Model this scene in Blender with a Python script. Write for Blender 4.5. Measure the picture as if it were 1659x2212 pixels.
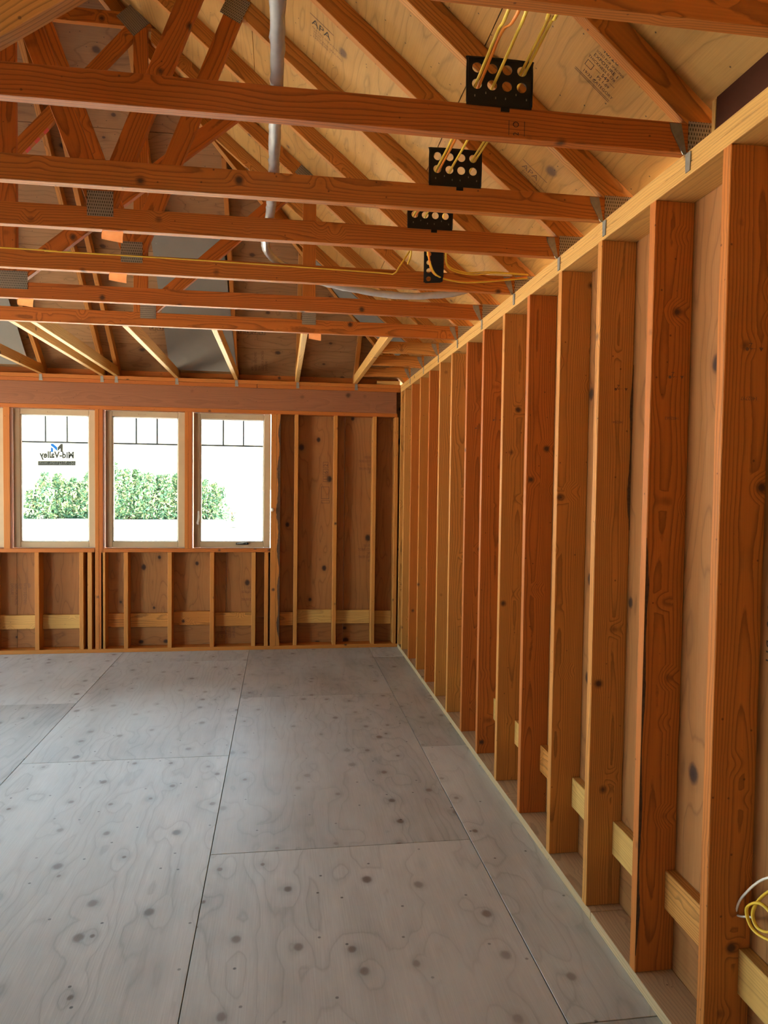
import bpy, bmesh, math, random
from mathutils import Vector, Matrix
random.seed(7)
for o in list(bpy.data.objects): bpy.data.objects.remove(o)
SC = bpy.context.scene; COL = SC.collection
V = Vector

# ------------------------------------------------------------------ camera (solved from the photo: 1659 x 2212)
F_PX, YAW, PITCH, ROLL, CAM_H = 1543.67, 0.1431, -0.0394, 0.0131, 1.7211
def cam_axes():
    cy, sy, cp, sp = math.cos(YAW), math.sin(YAW), math.cos(PITCH), math.sin(PITCH)
    f = V((sy*cp, cy*cp, sp)); r = V((cy, -sy, 0)); u = r.cross(f)
    cr, sr = math.cos(ROLL), math.sin(ROLL)
    return cr*r + sr*u, -sr*r + cr*u, f
R_, U_, F_ = cam_axes()
cam = bpy.data.cameras.new('camera'); camo = bpy.data.objects.new('camera', cam); COL.objects.link(camo)
cam.sensor_fit = 'HORIZONTAL'; cam.sensor_width = 36; cam.lens = F_PX/1659*36; cam.clip_start = .05; cam.clip_end = 500
m = Matrix((R_, U_, -F_)).transposed().to_4x4(); m.translation = (0, 0, CAM_H); camo.matrix_world = m
SC.camera = camo
def onY(x, y, Y):                       # pixel -> point on the plane Y = const (wall or truss face it lies on)
    d = R_*((x-829.5)/F_PX) - U_*((y-1106)/F_PX) + F_
    return V((0, 0, CAM_H)) + d*(Y/d.y)

# ------------------------------------------------------------------ world, sun, portals, exposure
SKY, SUN, EXPO = 0.36, 15.0, 3.25
w = bpy.data.worlds.new('sky'); SC.world = w; w.use_nodes = True
nt = w.node_tree; bg = nt.nodes['Background']
sky = nt.nodes.new('ShaderNodeTexSky'); sky.sky_type = 'NISHITA'; sky.sun_disc = False
sky.sun_elevation = math.radians(42); sky.sun_rotation = math.radians(72); sky.air_density = 1.0; sky.dust_density = 3.0; sky.ozone_density = 1.0
wb = nt.nodes.new('ShaderNodeMix'); wb.data_type = 'RGBA'; wb.blend_type = 'MULTIPLY'; wb.inputs[0].default_value = 1; wb.inputs[7].default_value = (1.06, 1, .80, 1)   # white balance of the camera
nt.links.new(sky.outputs[0], wb.inputs[6]); nt.links.new(wb.outputs[2], bg.inputs[0]); bg.inputs[1].default_value = SKY
sd = bpy.data.lights.new('sun', 'SUN'); sd.energy = SUN; sd.angle = math.radians(.6); sd.color = (1, .95, .87)
so = bpy.data.objects.new('sun', sd); COL.objects.link(so)
sdir = V((math.sin(math.radians(72)), math.cos(math.radians(72)), math.tan(math.radians(42)))).normalized()
so.rotation_euler = sdir.to_track_quat('Z', 'Y').to_euler(); so.location = sdir*30
def portal(loc, sx, sy, normal):
    l = bpy.data.lights.new('sky_portal', 'AREA'); l.shape = 'RECTANGLE'; l.size = sx; l.size_y = sy
    l.cycles.is_portal = True
    o = bpy.data.objects.new('sky_portal', l); COL.objects.link(o)
    o.location = loc; o.rotation_euler = (-V(normal)).to_track_quat('Z', 'Y').to_euler()
SC.view_settings.view_transform = 'Standard'; SC.view_settings.look = 'None'
SC.view_settings.gamma = 1; SC.view_settings.use_curve_mapping = False
SC.view_settings.exposure = EXPO
SC.cycles.use_denoising = True
SC.cycles.use_adaptive_sampling = True; SC.cycles.adaptive_threshold = .035
SC.cycles.max_bounces = 10; SC.cycles.diffuse_bounces = 6; SC.cycles.glossy_bounces = 3; SC.cycles.transparent_max_bounces = 16
SC.cycles.sample_clamp_indirect = 0; SC.cycles.caustics_reflective = False

# ------------------------------------------------------------------ layout (metres, camera foot at the origin)
XW, YF = 1.2247, 7.393                 # inner faces: right wall, far wall
XR = -1.70; XL = 2*XR - XW             # ridge, left wall inner face
ZB, ZT = 2.6753, 2.7513                # underside / top of the double top plate
YN = -1.4                              # near end wall
SD, T = .14, .038
OV = .45
S = .84                                # roof slope 10 in 12
def z_sh(x): return 2.955 - S*(abs(x-XR) - (XW-XR))       # underside of the sheathing
def z_rb(x): return z_sh(x) - .116                         # underside of the rafters

# ------------------------------------------------------------------ materials
MATS = {}
def mat(name):
    mt = bpy.data.materials.new(name); mt.use_nodes = True; MATS[name] = mt
    return mt, mt.node_tree, mt.node_tree.nodes['Principled BSDF']
class NG:
    def __init__(s, nt): s.nt = nt
    def n(s, t, **k):
        nd = s.nt.nodes.new(t)
        for a, b in k.items(): setattr(nd, a, b)
        return nd
    def l(s, a, b): s.nt.links.new(a, b)
    def math(s, op, a, b=None, c=None):
        nd = s.n('ShaderNodeMath', operation=op)
        for i, v in enumerate((a, b, c)):
            if v is None: continue
            if isinstance(v, (int, float)): nd.inputs[i].default_value = v
            else: s.l(v, nd.inputs[i])
        return nd.outputs[0]
    def vmath(s, op, a, b):
        nd = s.n('ShaderNodeVectorMath', operation=op)
        for i, v in enumerate((a, b)):
            if isinstance(v, (tuple, list)): nd.inputs[i].default_value = v
            else: s.l(v, nd.inputs[i])
        return nd.outputs[0]
    def ramp(s, f, stops, interp='LINEAR'):
        nd = s.n('ShaderNodeValToRGB'); cr = nd.color_ramp; cr.interpolation = interp
        while len(cr.elements) < len(stops): cr.elements.new(.5)
        for e, (p, c) in zip(cr.elements, stops):
            e.position = p; e.color = c if len(c) == 4 else (*c, 1)
        s.l(f, nd.inputs[0]); return nd.outputs[0]
    def mix(s, f, a, b, mode='MIX'):
        nd = s.n('ShaderNodeMix', data_type='RGBA', blend_type=mode)
        for i, v in ((0, f), (6, a), (7, b)):
            if isinstance(v, (int, float)): nd.inputs[i].default_value = v
            elif isinstance(v, (tuple, list)): nd.inputs[i].default_value = (*v, 1) if len(v) == 3 else v
            else: s.l(v, nd.inputs[i])
        return nd.outputs[2]
    def noise(s, vec, scale, detail=3, rough=.5, dist=0):
        nd = s.n('ShaderNodeTexNoise'); s.l(vec, nd.inputs['Vector'])
        nd.inputs['Scale'].default_value = scale; nd.inputs['Detail'].default_value = detail
        nd.inputs['Roughness'].default_value = rough; nd.inputs['Distortion'].default_value = dist
        return nd.outputs[0]
    def vor(s, vec, scale, dims='3D', rnd=1):
        nd = s.n('ShaderNodeTexVoronoi', voronoi_dimensions=dims); s.l(vec, nd.inputs['Vector'])
        nd.inputs['Scale'].default_value = scale; nd.inputs['Randomness'].default_value = rnd
        return nd.outputs['Distance'], nd.outputs['Color']
G3 = lambda v: (v, v, v, 1)

def wood(name, cols, knot=(.07, .025, .01), ring_dark=.54, knots=6.0, rough=.62, grey=0):
    mt, nt, bs = mat(name); g = NG(nt)
    oi = g.n('ShaderNodeObjectInfo'); tc = g.n('ShaderNodeTexCoord')
    rnd = oi.outputs['Random']
    r2 = g.math('FRACT', g.math('MULTIPLY', rnd, 37.31)); r3 = g.math('FRACT', g.math('MULTIPLY', rnd, 91.7))
    off = g.n('ShaderNodeCombineXYZ'); g.l(g.math('MULTIPLY', rnd, 40), off.inputs[0])
    g.l(g.math('MULTIPLY_ADD', r2, .16, -.08), off.inputs[1]); g.l(g.math('MULTIPLY_ADD', r3, .12, .03), off.inputs[2])
    p = g.vmath('ADD', tc.outputs['Object'], off.outputs[0])
    # knots bend the grain around them
    kd, kc = g.vor(p, knots)
    bend = g.ramp(kd, [(0, G3(1)), (.30, G3(0))])
    ps = g.vmath('MULTIPLY', p, (.55, 1, 1))
    dn = g.n('ShaderNodeTexNoise'); g.l(g.vmath('MULTIPLY', p, (1.3, 4, 4)), dn.inputs['Vector']); dn.inputs['Scale'].default_value = 1.0; dn.inputs['Detail'].default_value = 2
    disp = g.vmath('SUBTRACT', dn.outputs['Color'], (.5, .5, .5))
    pd = g.vmath('ADD', ps, g.vmath('MULTIPLY', disp, (0, .06, .06)))
    bv = g.n('ShaderNodeCombineXYZ'); g.l(g.math('MULTIPLY', bend, .022), bv.inputs[1]); g.l(g.math('MULTIPLY', bend, .022), bv.inputs[2])
    pd = g.vmath('ADD', pd, bv.outputs[0])
    wv = g.n('ShaderNodeTexWave', wave_type='RINGS', rings_direction='X', wave_profile='SAW')
    g.l(pd, wv.inputs['Vector']); wv.inputs['Scale'].default_value = 40; wv.inputs['Distortion'].default_value = .6; wv.inputs['Detail'].default_value = 2; wv.inputs['Detail Scale'].default_value = 2
    ring = g.ramp(wv.outputs['Fac'], [(0, G3(1)), (.55, G3(.93)), (.9, G3(ring_dark)), (1, G3(1))])
    fib = g.noise(g.vmath('MULTIPLY', p, (3, 160, 160)), 1, 3, .6)
    fibc = g.ramp(fib, [(.3, G3(.86)), (.7, G3(1.06))])
    blot = g.noise(g.vmath('MULTIPLY', p, (1.2, 7, 7)), 1, 3, .55)
    base = g.ramp(g.math('ADD', g.math('MULTIPLY', rnd, .8), g.math('MULTIPLY', blot, .25)), cols)
    c = g.mix(1, base, ring, 'MULTIPLY'); c = g.mix(1, c, fibc, 'MULTIPLY')
    ks = g.noise(p, 60, 2)
    kk = g.math('ADD', kd, g.math('MULTIPLY_ADD', ks, .04, -.02))
    kf = g.ramp(kk, [(.0, G3(1)), (.055, G3(.95)), (.085, G3(.55)), (.14, G3(0))])
    kpick = g.math('GREATER_THAN', g.n('ShaderNodeSeparateColor').outputs[0], .35)
    sep = kpick.node.inputs[0].links[0].from_node; g.l(kc, sep.inputs[0])
    kf = g.math('MULTIPLY', kf, kpick)
    c = g.mix(kf, c, knot)
    sp, sc_ = g.vor(p, 17); sf = g.ramp(sp, [(0, G3(1)), (.05, G3(.8)), (.075, G3(0))])
    c = g.mix(g.math('MULTIPLY', sf, .7), c, tuple(v*.6 for v in knot))
    if grey: c = g.mix(grey, c, (.30, .28, .25))
    g.l(c, bs.inputs['Base Color']); bs.inputs['Roughness'].default_value = rough
    bs.inputs['Specular IOR Level'].default_value = .35
    bp = g.n('ShaderNodeBump'); bp.inputs['Strength'].default_value = .25; bp.inputs['Distance'].default_value = .0012
    g.l(fib, bp.inputs['Height']); g.l(bp.outputs[0], bs.inputs['Normal'])
    return mt

def ply(name, cols, line=.72, knot=(.06, .03, .018), kscale=3.2, krad=.11, kpick=.4, rough=.65, contour=9, nails=0, smudge=None):
    mt, nt, bs = mat(name); g = NG(nt)
    oi = g.n('ShaderNodeObjectInfo'); tc = g.n('ShaderNodeTexCoord'); rnd = oi.outputs['Random']
    off = g.n('ShaderNodeCombineXYZ'); g.l(g.math('MULTIPLY', rnd, 61), off.inputs[0]); g.l(g.math('MULTIPLY', rnd, 23), off.inputs[1])
    p = g.vmath('ADD', tc.outputs['Object'], off.outputs[0])
    p = g.vmath('MULTIPLY', p, (1, 1, 0))
    kd, kc = g.vor(g.vmath('MULTIPLY', p, (.8, 1, 1)), kscale, '2D')
    bend = g.ramp(kd, [(0, G3(1)), (.45, G3(0))])
    # peeled-veneer contour lines
    h = g.noise(g.vmath('MULTIPLY', p, (.38, 3.0, 1)), 1, 2.0, .45, .15)
    hh = g.math('ADD', g.math('MULTIPLY', h, contour), g.math('MULTIPLY', bend, .5))
    hh = g.math('ADD', hh, g.math('MULTIPLY', g.noise(g.vmath('MULTIPLY', p, (4, 14, 1)), 1, 2), .35))
    fr = g.math('FRACT', g.math('MULTIPLY', hh, 2.0))
    ln = g.ramp(fr, [(0, G3(line)), (.10, G3(.97)), (.6, G3(1)), (.93, G3(.9)), (1, G3(line))])
    fib = g.noise(g.vmath('MULTIPLY', p, (5, 190, 1)), 1, 3, .6)
    blot = g.noise(g.vmath('MULTIPLY', p, (.9, 3.4, 1)), 1.3, 4, .6)
    base = g.ramp(g.math('ADD', g.math('MULTIPLY', rnd, .35), g.math('MULTIPLY', blot, .65)), cols)
    c = g.mix(1, base, ln, 'MULTIPLY')
    c = g.mix(1, c, g.ramp(fib, [(.3, G3(.88)), (.7, G3(1.06))]), 'MULTIPLY')
    halo = g.ramp(kd, [(krad*.8, G3(.82)), (krad*2.6, G3(1))])
    sep = g.n('ShaderNodeSeparateColor'); g.l(kc, sep.inputs[0])
    pick = g.math('GREATER_THAN', sep.outputs[0], kpick)
    c = g.mix(pick, c, g.mix(1, c, halo, 'MULTIPLY'))
    rad = g.math('MULTIPLY_ADD', sep.outputs[1], .7, .45)
    kdn = g.math('DIVIDE', g.math('ADD', kd, g.math('MULTIPLY_ADD', g.noise(p, 45, 2), .03, -.015)), rad)
    kf = g.ramp(kdn, [(0, G3(1)), (krad*.75, G3(.9)), (krad, G3(.5)), (krad*1.35, G3(0))])
    c = g.mix(g.math('MULTIPLY', kf, pick), c, knot)
    if nails:
        nd, nc = g.vor(p, nails, '2D'); nf = g.ramp(nd, [(0, G3(1)), (.017, G3(.9)), (.026, G3(0))])
        c = g.mix(g.math('MULTIPLY', nf, .85), c, (.02, .017, .015))
    if smudge:
        sm = g.noise(p, .9, 4, .6); c = g.mix(g.ramp(sm, [(.42, G3(0)), (.7, G3(.55))]), c, smudge)
    g.l(c, bs.inputs['Base Color']); bs.inputs['Roughness'].default_value = rough; bs.inputs['Specular IOR Level'].default_value = .35
    bp = g.n('ShaderNodeBump'); bp.inputs['Strength'].default_value = .3; bp.inputs['Distance'].default_value = .0012
    g.l(fib, bp.inputs['Height']); g.l(bp.outputs[0], bs.inputs['Normal'])
    return mt

def plain(name, col, rough=.5, metal=0, var=.12, scale=30, spec=.4):
    mt, nt, bs = mat(name); g = NG(nt); tc = g.n('ShaderNodeTexCoord')
    f = g.noise(tc.outputs['Object'], scale, 3)
    c = g.mix(f, tuple(v*(1-var) for v in col), tuple(min(1, v*(1+var)) for v in col))
    g.l(c, bs.inputs['Base Color']); bs.inputs['Roughness'].default_value = rough; bs.inputs['Metallic'].default_value = metal
    bs.inputs['Specular IOR Level'].default_value = spec
    return mt

FIR = wood('fir_lumber', [(.0, (.50, .17, .023)), (.45, (.55, .215, .038)), (.8, (.58, .265, .06)), (1, (.51, .175, .024))])
FIR_RED = wood('red_fir_lumber', [(.0, (.46, .12, .014)), (.6, (.50, .15, .019)), (1, (.53, .18, .028))])
FIR_PALE = wood('pale_fir_lumber', [(.0, (.60, .34, .09)), (.5, (.64, .39, .115)), (1, (.58, .30, .075))], ring_dark=.74)
FIR_GREY = wood('weathered_sole_lumber', [(.0, (.50, .33, .17)), (.5, (.54, .37, .20)), (1, (.47, .30, .15))], ring_dark=.74, grey=.04)
PLY_WALL = ply('wall_sheathing_plywood', [(.2, (.29, .112, .030)), (.5, (.345, .145, .043)), (.8, (.39, .185, .060))], line=.70, knot=(.035, .014, .010), kscale=3.1, krad=.07, kpick=.35)
PLY_ROOF = ply('roof_sheathing_plywood', [(.2, (.38, .175, .036)), (.5, (.46, .235, .056)), (.8, (.54, .31, .092))], line=.72, knot=(.13, .065, .03), kscale=2.6, krad=.06, kpick=.6, nails=7)
PLY_HIP = ply('hip_sheathing_plywood', [(.2, (.30, .15, .06)), (.5, (.355, .19, .08)), (.8, (.41, .24, .11))], line=.72, knot=(.08, .04, .025), kscale=3.6, krad=.07, kpick=.35, nails=7)
PLY_FLOOR = ply('subfloor_plywood', [(.25, (.30, .305, .272)), (.40, (.39, .405, .370)), (.58, (.475, .497, .458)), (.75, (.57, .60, .56))], line=.76, knot=(.16, .13, .10), kscale=4.2, krad=.075, kpick=.25, rough=.42, contour=6, nails=3.6, smudge=(.57, .605, .57))
STEEL = plain('galvanised_steel', (.30, .29, .26), .5, .85, .3, 60)
def gusset_mat():
    mt, nt, bs = mat('toothed_truss_plate_steel'); g = NG(nt); tc = g.n('ShaderNodeTexCoord')
    br = g.n('ShaderNodeTexBrick'); g.l(g.vmath('MULTIPLY', tc.outputs['Object'], (1, 1, 0)), br.inputs['Vector'])
    br.inputs['Scale'].default_value = 1; br.inputs['Brick Width'].default_value = .009; br.inputs['Row Height'].default_value = .013
    br.inputs['Mortar Size'].default_value = .0028; br.offset = .5
    br.inputs['Color1'].default_value = (.06, .05, .035, 1); br.inputs['Color2'].default_value = (.09, .08, .06, 1); br.inputs['Mortar'].default_value = (.34, .31, .25, 1)
    g.l(br.outputs[0], bs.inputs['Base Color']); bs.inputs['Metallic'].default_value = .6; bs.inputs['Roughness'].default_value = .5
    bp = g.n('ShaderNodeBump'); bp.inputs['Distance'].default_value = .002; g.l(br.outputs['Fac'], bp.inputs['Height']); g.l(bp.outputs[0], bs.inputs['Normal'])
    return mt
GUSSET = gusset_mat()
BLACK = plain('black_steel_bracket', (.012, .012, .013), .35, .3, .2)
INK = plain('black_stamp_ink', (.05, .03, .02), .8, 0, .3, 200)
INK_F = plain('faded_stamp_ink', (.16, .075, .04), .8, 0, .3, 200)
GREYB = plain('grey_baffle_board', (.23, .215, .185), .8, 0, .06, 8)
DUCT = plain('grey_plastic_wrap', (.46, .46, .46), .25, 0, .15, 25, .6)
YEL = plain('yellow_cable_jacket', (.78, .55, .06), .4)
ORA = plain('orange_cable_jacket', (.80, .26, .03), .4)
WHT = plain('white_cable_jacket', (.82, .81, .77), .4)
def paper():
    mt, nt, bs = mat('orange_paper_tag'); g = NG(nt); tc = g.n('ShaderNodeTexCoord')
    c = g.mix(g.noise(tc.outputs['Object'], 40, 2), (.80, .30, .10), (.88, .38, .16)); g.l(c, bs.inputs['Base Color']); bs.inputs['Roughness'].default_value = .7
    tl = g.n('ShaderNodeBsdfTranslucent'); g.l(c, tl.inputs[0]); mx = g.n('ShaderNodeMixShader'); mx.inputs[0].default_value = .55
    g.l(bs.outputs[0], mx.inputs[1]); g.l(tl.outputs[0], mx.inputs[2]); g.l(mx.outputs[0], nt.nodes['Material Output'].inputs[0]); return mt
TAG = paper()
TAPE = plain('red_tape', (.60, .05, .03), .5)
SASH = plain('tan_window_frame', (.44, .335, .205), .55, 0, .08, 12)
TRIMW = plain('white_glazing_edge', (.82, .86, .86), .4)
GRILLE = plain('dark_grille_bar', (.10, .13, .15), .4)
def decal(name, col, tr):
    mt = plain(name, col, .5); nt = mt.node_tree; g = NG(nt); bs = nt.nodes['Principled BSDF']
    tl = g.n('ShaderNodeBsdfTranslucent'); tl.inputs[0].default_value = (*tr, 1); mx = g.n('ShaderNodeMixShader'); mx.inputs[0].default_value = .5
    g.l(bs.outputs[0], mx.inputs[1]); g.l(tl.outputs[0], mx.inputs[2]); g.l(mx.outputs[0], nt.nodes['Material Output'].inputs[0]); return mt
LOGO_B = decal('sticker_blue', (.02, .16, .52), (.004, .035, .13)); LOGO_G = decal('sticker_grey', (.10, .11, .11), (.012, .013, .013)); LOGO_W = decal('sticker_white', (.85, .86, .86), (.7, .7, .7))
BARK = plain('dark_bark', (.09, .045, .022), .9, 0, .6, 90)
FOAM = plain('white_foam', (.85, .84, .80), .8)
CONC = plain('concrete', (.45, .44, .42), .85, 0, .12, 5)
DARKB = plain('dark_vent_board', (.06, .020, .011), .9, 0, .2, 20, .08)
GROUND = plain('pale_dry_ground', (.60, .56, .48), .95, 0, .12, .8)
BEAM = wood('glulam_header', [(.0, (.27, .10, .042)), (1, (.31, .12, .05))], ring_dark=.84, knots=4)
LIGHT_SEAL = plain('light_seal_wrap', (.55, .52, .47), .8)  # for the outer layers added to seal the shell against light
LOGW = plain('weathered_grey_log', (.22, .23, .21), .9, 0, .3, 8)
def leaf_mat():
    mt, nt, bs = mat('hedge_leaves'); g = NG(nt); ge = g.n('ShaderNodeNewGeometry')
    c = g.ramp(ge.outputs['Random Per Island'], [(0, (.03, .085, .05)), (.45, (.05, .13, .065)), (.7, (.12, .19, .075)), (1, (.40, .42, .22))])
    g.l(c, bs.inputs['Base Color']); bs.inputs['Roughness'].default_value = .6
    return mt
LEAF = leaf_mat()
def glass_mat():
    mt, nt, bs = mat('window_glass'); g = NG(nt)
    tr = g.n('ShaderNodeBsdfTransparent'); tr.inputs[0].default_value = (.93, .96, .95, 1)
    gl = g.n('ShaderNodeBsdfGlossy'); gl.inputs['Roughness'].default_value = .02
    fz = g.n('ShaderNodeFresnel'); fz.inputs[0].default_value = 1.45
    mx = g.n('ShaderNodeMixShader'); g.l(fz.outputs[0], mx.inputs[0]); g.l(tr.outputs[0], mx.inputs[1]); g.l(gl.outputs[0], mx.inputs[2])
    g.l(mx.outputs[0], nt.nodes['Material Output'].inputs[0]); nt.nodes.remove(bs)
    return mt
GLASS = glass_mat()

# ------------------------------------------------------------------ object helpers
WM = {}
def link(o, M, parent=None):
    COL.objects.link(o); WM[o] = M
    if parent is not None:
        o.parent = parent; o.matrix_basis = WM[parent].inverted() @ M
    else: o.matrix_basis = M
    return o
def props(o, label=None, cat=None, group=None, kind=None):
    for k, v in (('label', label), ('category', cat), ('group', group), ('kind', kind)):
        if v: o[k] = v
    return o
def empty(name, loc, label=None, cat=None, group=None, kind=None):
    o = bpy.data.objects.new(name, None); o.empty_display_size = .1
    link(o, Matrix.Translation(loc)); return props(o, label, cat, group, kind)
def obj(name, me, mt, M=Matrix(), parent=None):
    if mt and not me.materials: me.materials.append(mt)
    return link(bpy.data.objects.new(name, me), M, parent)
def frame(o, x, y):
    x = V(x).normalized(); z = x.cross(V(y)).normalized(); y = z.cross(x)
    M = Matrix((x, y, z)).transposed().to_4x4(); M.translation = o; return M
def prism(name, poly, t, mt, M, parent=None, bev=.002):
    """convex outline in local x,y extruded +-t/2 in local z; local x is the grain direction"""
    bm = bmesh.new()
    a = [bm.verts.new((x, y, -t/2)) for x, y in poly]; b = [bm.verts.new((x, y, t/2)) for x, y in poly]
    n = len(poly); bm.faces.new(a[::-1]); bm.faces.new(b)
    for i in range(n): bm.faces.new((a[i], a[(i+1) % n], b[(i+1) % n], b[i]))
    bmesh.ops.recalc_face_normals(bm, faces=bm.faces)
    if bev: bmesh.ops.bevel(bm, geom=bm.edges[:], offset=bev, segments=1, affect='EDGES')
    me = bpy.data.meshes.new(name); bm.to_mesh(me); bm.free()
    return obj(name, me, mt, M, parent)
def board(name, a, b, wdir, w_, t, mt, parent=None, bev=.002):
    a, b = V(a), V(b); L = (b-a).length
    M = frame((a+b)/2, b-a, wdir)
    return prism(name, [(-L/2, -w_/2), (L/2, -w_/2), (L/2, w_/2), (-L/2, w_/2)], t, mt, M, parent, bev)
def box(name, lo, hi, axis, mt, parent=None, bev=.002):
    """axis-aligned board; axis = grain axis"""
    lo, hi = V(lo), V(hi); c = (lo+hi)/2; d = hi-lo
    ax = 'xyz'.index(axis); oth = [i for i in range(3) if i != ax]
    wi = oth[0] if d[oth[0]] >= d[oth[1]] else oth[1]; ti = oth[1] if wi == oth[0] else oth[0]
    e = [V((1, 0, 0)), V((0, 1, 0)), V((0, 0, 1))]
    a, b = c.copy(), c.copy(); a[ax] = lo[ax]; b[ax] = hi[ax]
    return board(name, a, b, e[wi], d[wi], d[ti], mt, parent, bev)
def tube(name, pts, r, mt, parent=None, seg=8, flat=1.0, sub=6, wob=0):
    P = [V(p) for p in pts]; Q = []
    for i in range(len(P)-1):
        p0, p1, p2, p3 = P[max(i-1, 0)], P[i], P[i+1], P[min(i+2, len(P)-1)]
        for k in range(sub):
            t = k/sub
            Q.append(.5*((2*p1) + (p2-p0)*t + (2*p0-5*p1+4*p2-p3)*t*t + (3*p1-p0-3*p2+p3)*t**3))
    Q.append(P[-1]); n = len(Q); vs, fs = [], []
    up = V((0, 0, 1)); ref = None
    for i, q in enumerate(Q):
        d = (Q[min(i+1, n-1)]-Q[max(i-1, 0)]).normalized()
        if ref is None: ref = d.cross(up if abs(d.z) < .9 else V((1, 0, 0))).normalized()
        ref = (ref - d*ref.dot(d)).normalized(); bi = d.cross(ref)
        for k in range(seg):
            a = 2*math.pi*k/seg; rr = r*(1+(random.uniform(-wob, wob) if wob else 0))
            vs.append(q + ref*math.cos(a)*rr + bi*math.sin(a)*rr*flat)
    for i in range(n-1):
        for k in range(seg): fs.append((i*seg+k, i*seg+(k+1) % seg, (i+1)*seg+(k+1) % seg, (i+1)*seg+k))
    fs.append(tuple(range(seg))[::-1]); fs.append(tuple((n-1)*seg+k for k in range(seg)))
    base = vs[0].copy()
    me = bpy.data.meshes.new(name); me.from_pydata([v-base for v in vs], [], fs)
    for f in me.polygons: f.use_smooth = True
    return obj(name, me, mt, Matrix.Translation(base), parent)
def text(body, size, origin, xd, yd, mt, parent, name='printed_stamp', align='LEFT', sx=1, line=1, bold=0):
    cu = bpy.data.curves.new('t', 'FONT'); cu.body = body; cu.size = size; cu.align_x = align; cu.space_line = line; cu.resolution_u = 2; cu.offset = bold
    tmp = bpy.data.objects.new('t', cu); COL.objects.link(tmp)
    me = bpy.data.meshes.new_from_object(tmp); bpy.data.objects.remove(tmp)
    me.materials.clear()
    M = frame(origin, xd, yd) @ Matrix.Diagonal((sx, 1, 1, 1))
    return obj(name, me, mt, M, parent)
def outline(w_, h, lw, origin, xd, yd, mt, parent, name='printed_stamp'):
    vs, fs = [], []
    for (x0, y0, x1, y1) in ((0, 0, w_, lw), (0, h-lw, w_, h), (0, lw, lw, h-lw), (w_-lw, lw, w_, h-lw)):
        k = len(vs); vs += [(x0, y0, 0), (x1, y0, 0), (x1, y1, 0), (x0, y1, 0)]; fs.append((k, k+1, k+2, k+3))
    me = bpy.data.meshes.new(name); me.from_pydata(vs, [], fs); return obj(name, me, mt, frame(origin, xd, yd), parent)

# ------------------------------------------------------------------ ground, foundation, floor
gm = bpy.data.meshes.new('ground'); gm.from_pydata([(-150, -120, 0), (150, -120, 0), (150, 200, 0), (-150, 200, 0)], [], [(0, 1, 2, 3)])
props(obj('ground', gm, GROUND, Matrix.Translation((0, 0, -.4))), kind='structure')
props(box('foundation', (XL-SD, YN-SD, -.42), (XW+SD, YF+SD, -.022), 'y', CONC, bev=0), kind='structure')  # unseen base, put in to block light from under the floor
floor = empty('floor', (0, 3, -.02), kind='structure')
cols = [(-5.23, -4.01, 4.53), (-4.01, -2.79, 5.74), (-2.79, -1.552, 3.29), (-1.552, -.312, 4.525), (-.312, .922, 3.312), (.922, XW+SD, 2.11)]
for x0, x1, y0 in cols:
    x0 = max(x0, XL-SD); ys = sorted(y0+2.436*k for k in range(-5, 5))
    for a, b in zip(ys, ys[1:]):
        a, b = max(a, YN-SD), min(b, YF+SD)
        if b-a < .02: continue
        box('plywood_panel', (x0+.0018, a+.0018, -.019), (x1-.0018, b-.0018, 0), 'y', PLY_FLOOR, floor, .0012)

# ------------------------------------------------------------------ right wall
wr = empty('wall_right', (XW, 3, 0), kind='structure')
YA, SP = 1.8495, .4064
dy = [.010, .006, -.005, -.005, -.005, -.007, -.001, -.005, .004, 0, 0, .004, .004, -.01]
studY = {k: YA+SP*k+(dy[k] if 0 <= k < len(dy) else 0) for k in range(-12, 14)}
box('sole_plate', (XW, 2.62, .0), (XW+SD, YF, .038), 'y', FIR_GREY, wr)
box('sole_plate', (XW, YN, .0), (XW+SD, 2.617, .038), 'y', FIR_GREY, wr)
box('top_plate', (XW, YN, ZB), (XW+SD, 4.37, ZB+T-.0008), 'y', FIR_PALE, wr); box('top_plate', (XW, 4.374, ZB), (XW+SD, YF, ZB+T-.0008), 'y', FIR_PALE, wr)
box('top_plate', (XW+.001, YN, ZB+T+.0008), (XW+SD, 1.2, ZT), 'y', FIR_PALE, wr); box('top_plate', (XW+.001, 1.204, ZB+T+.0008), (XW+SD, YF+SD, ZT), 'y', FIR_PALE, wr)
STUDS = {}
stint = {0: FIR, 1: FIR_RED, 2: FIR, 4: FIR_RED, 6: FIR_RED, 8: FIR_PALE}
for k, y in studY.items():
    if y < YN: continue
    j = random.uniform(-.003, .003) if k != 0 else 0
    STUDS[k] = box('stud', (XW+j, y, .038), (XW+SD, y+T, ZB), 'z', FIR_RED if k in (0, 1, 4, 6, 7, 10, 12) else FIR, wr)
box('stud', (XW, YF-.042, .038), (XW+SD, YF-.004, ZB), 'z', FIR, wr)
ks = sorted(studY)
for a, b in zip(ks, ks[1:]):
    if studY[a] < YN: continue
    zz = .253+random.uniform(-.012, .012)
    box('blocking', (XW+SD-T, studY[a]+T+.001, zz), (XW+SD, studY[b]-.001, zz+.135), 'y', FIR_PALE if a % 3 else FIR, wr)
yy = [YN, studY[-3]+.019, studY[0]+.019, studY[3]+.019, studY[6]+.019, studY[9]+.019, studY[12]+.019, YF+SD+.015]
for a, b in zip(yy, yy[1:]):
    box('sheathing_panel', (XW+SD+.0005, a+.0015, -.02), (XW+SD+.0125, b-.0015, .318), 'y', PLY_WALL, wr, 0)
    box('sheathing_panel', (XW+SD+.0005, a+.0015, .321), (XW+SD+.0125, b-.0015, ZT+.02), 'z', PLY_WALL, wr, 0)
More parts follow.
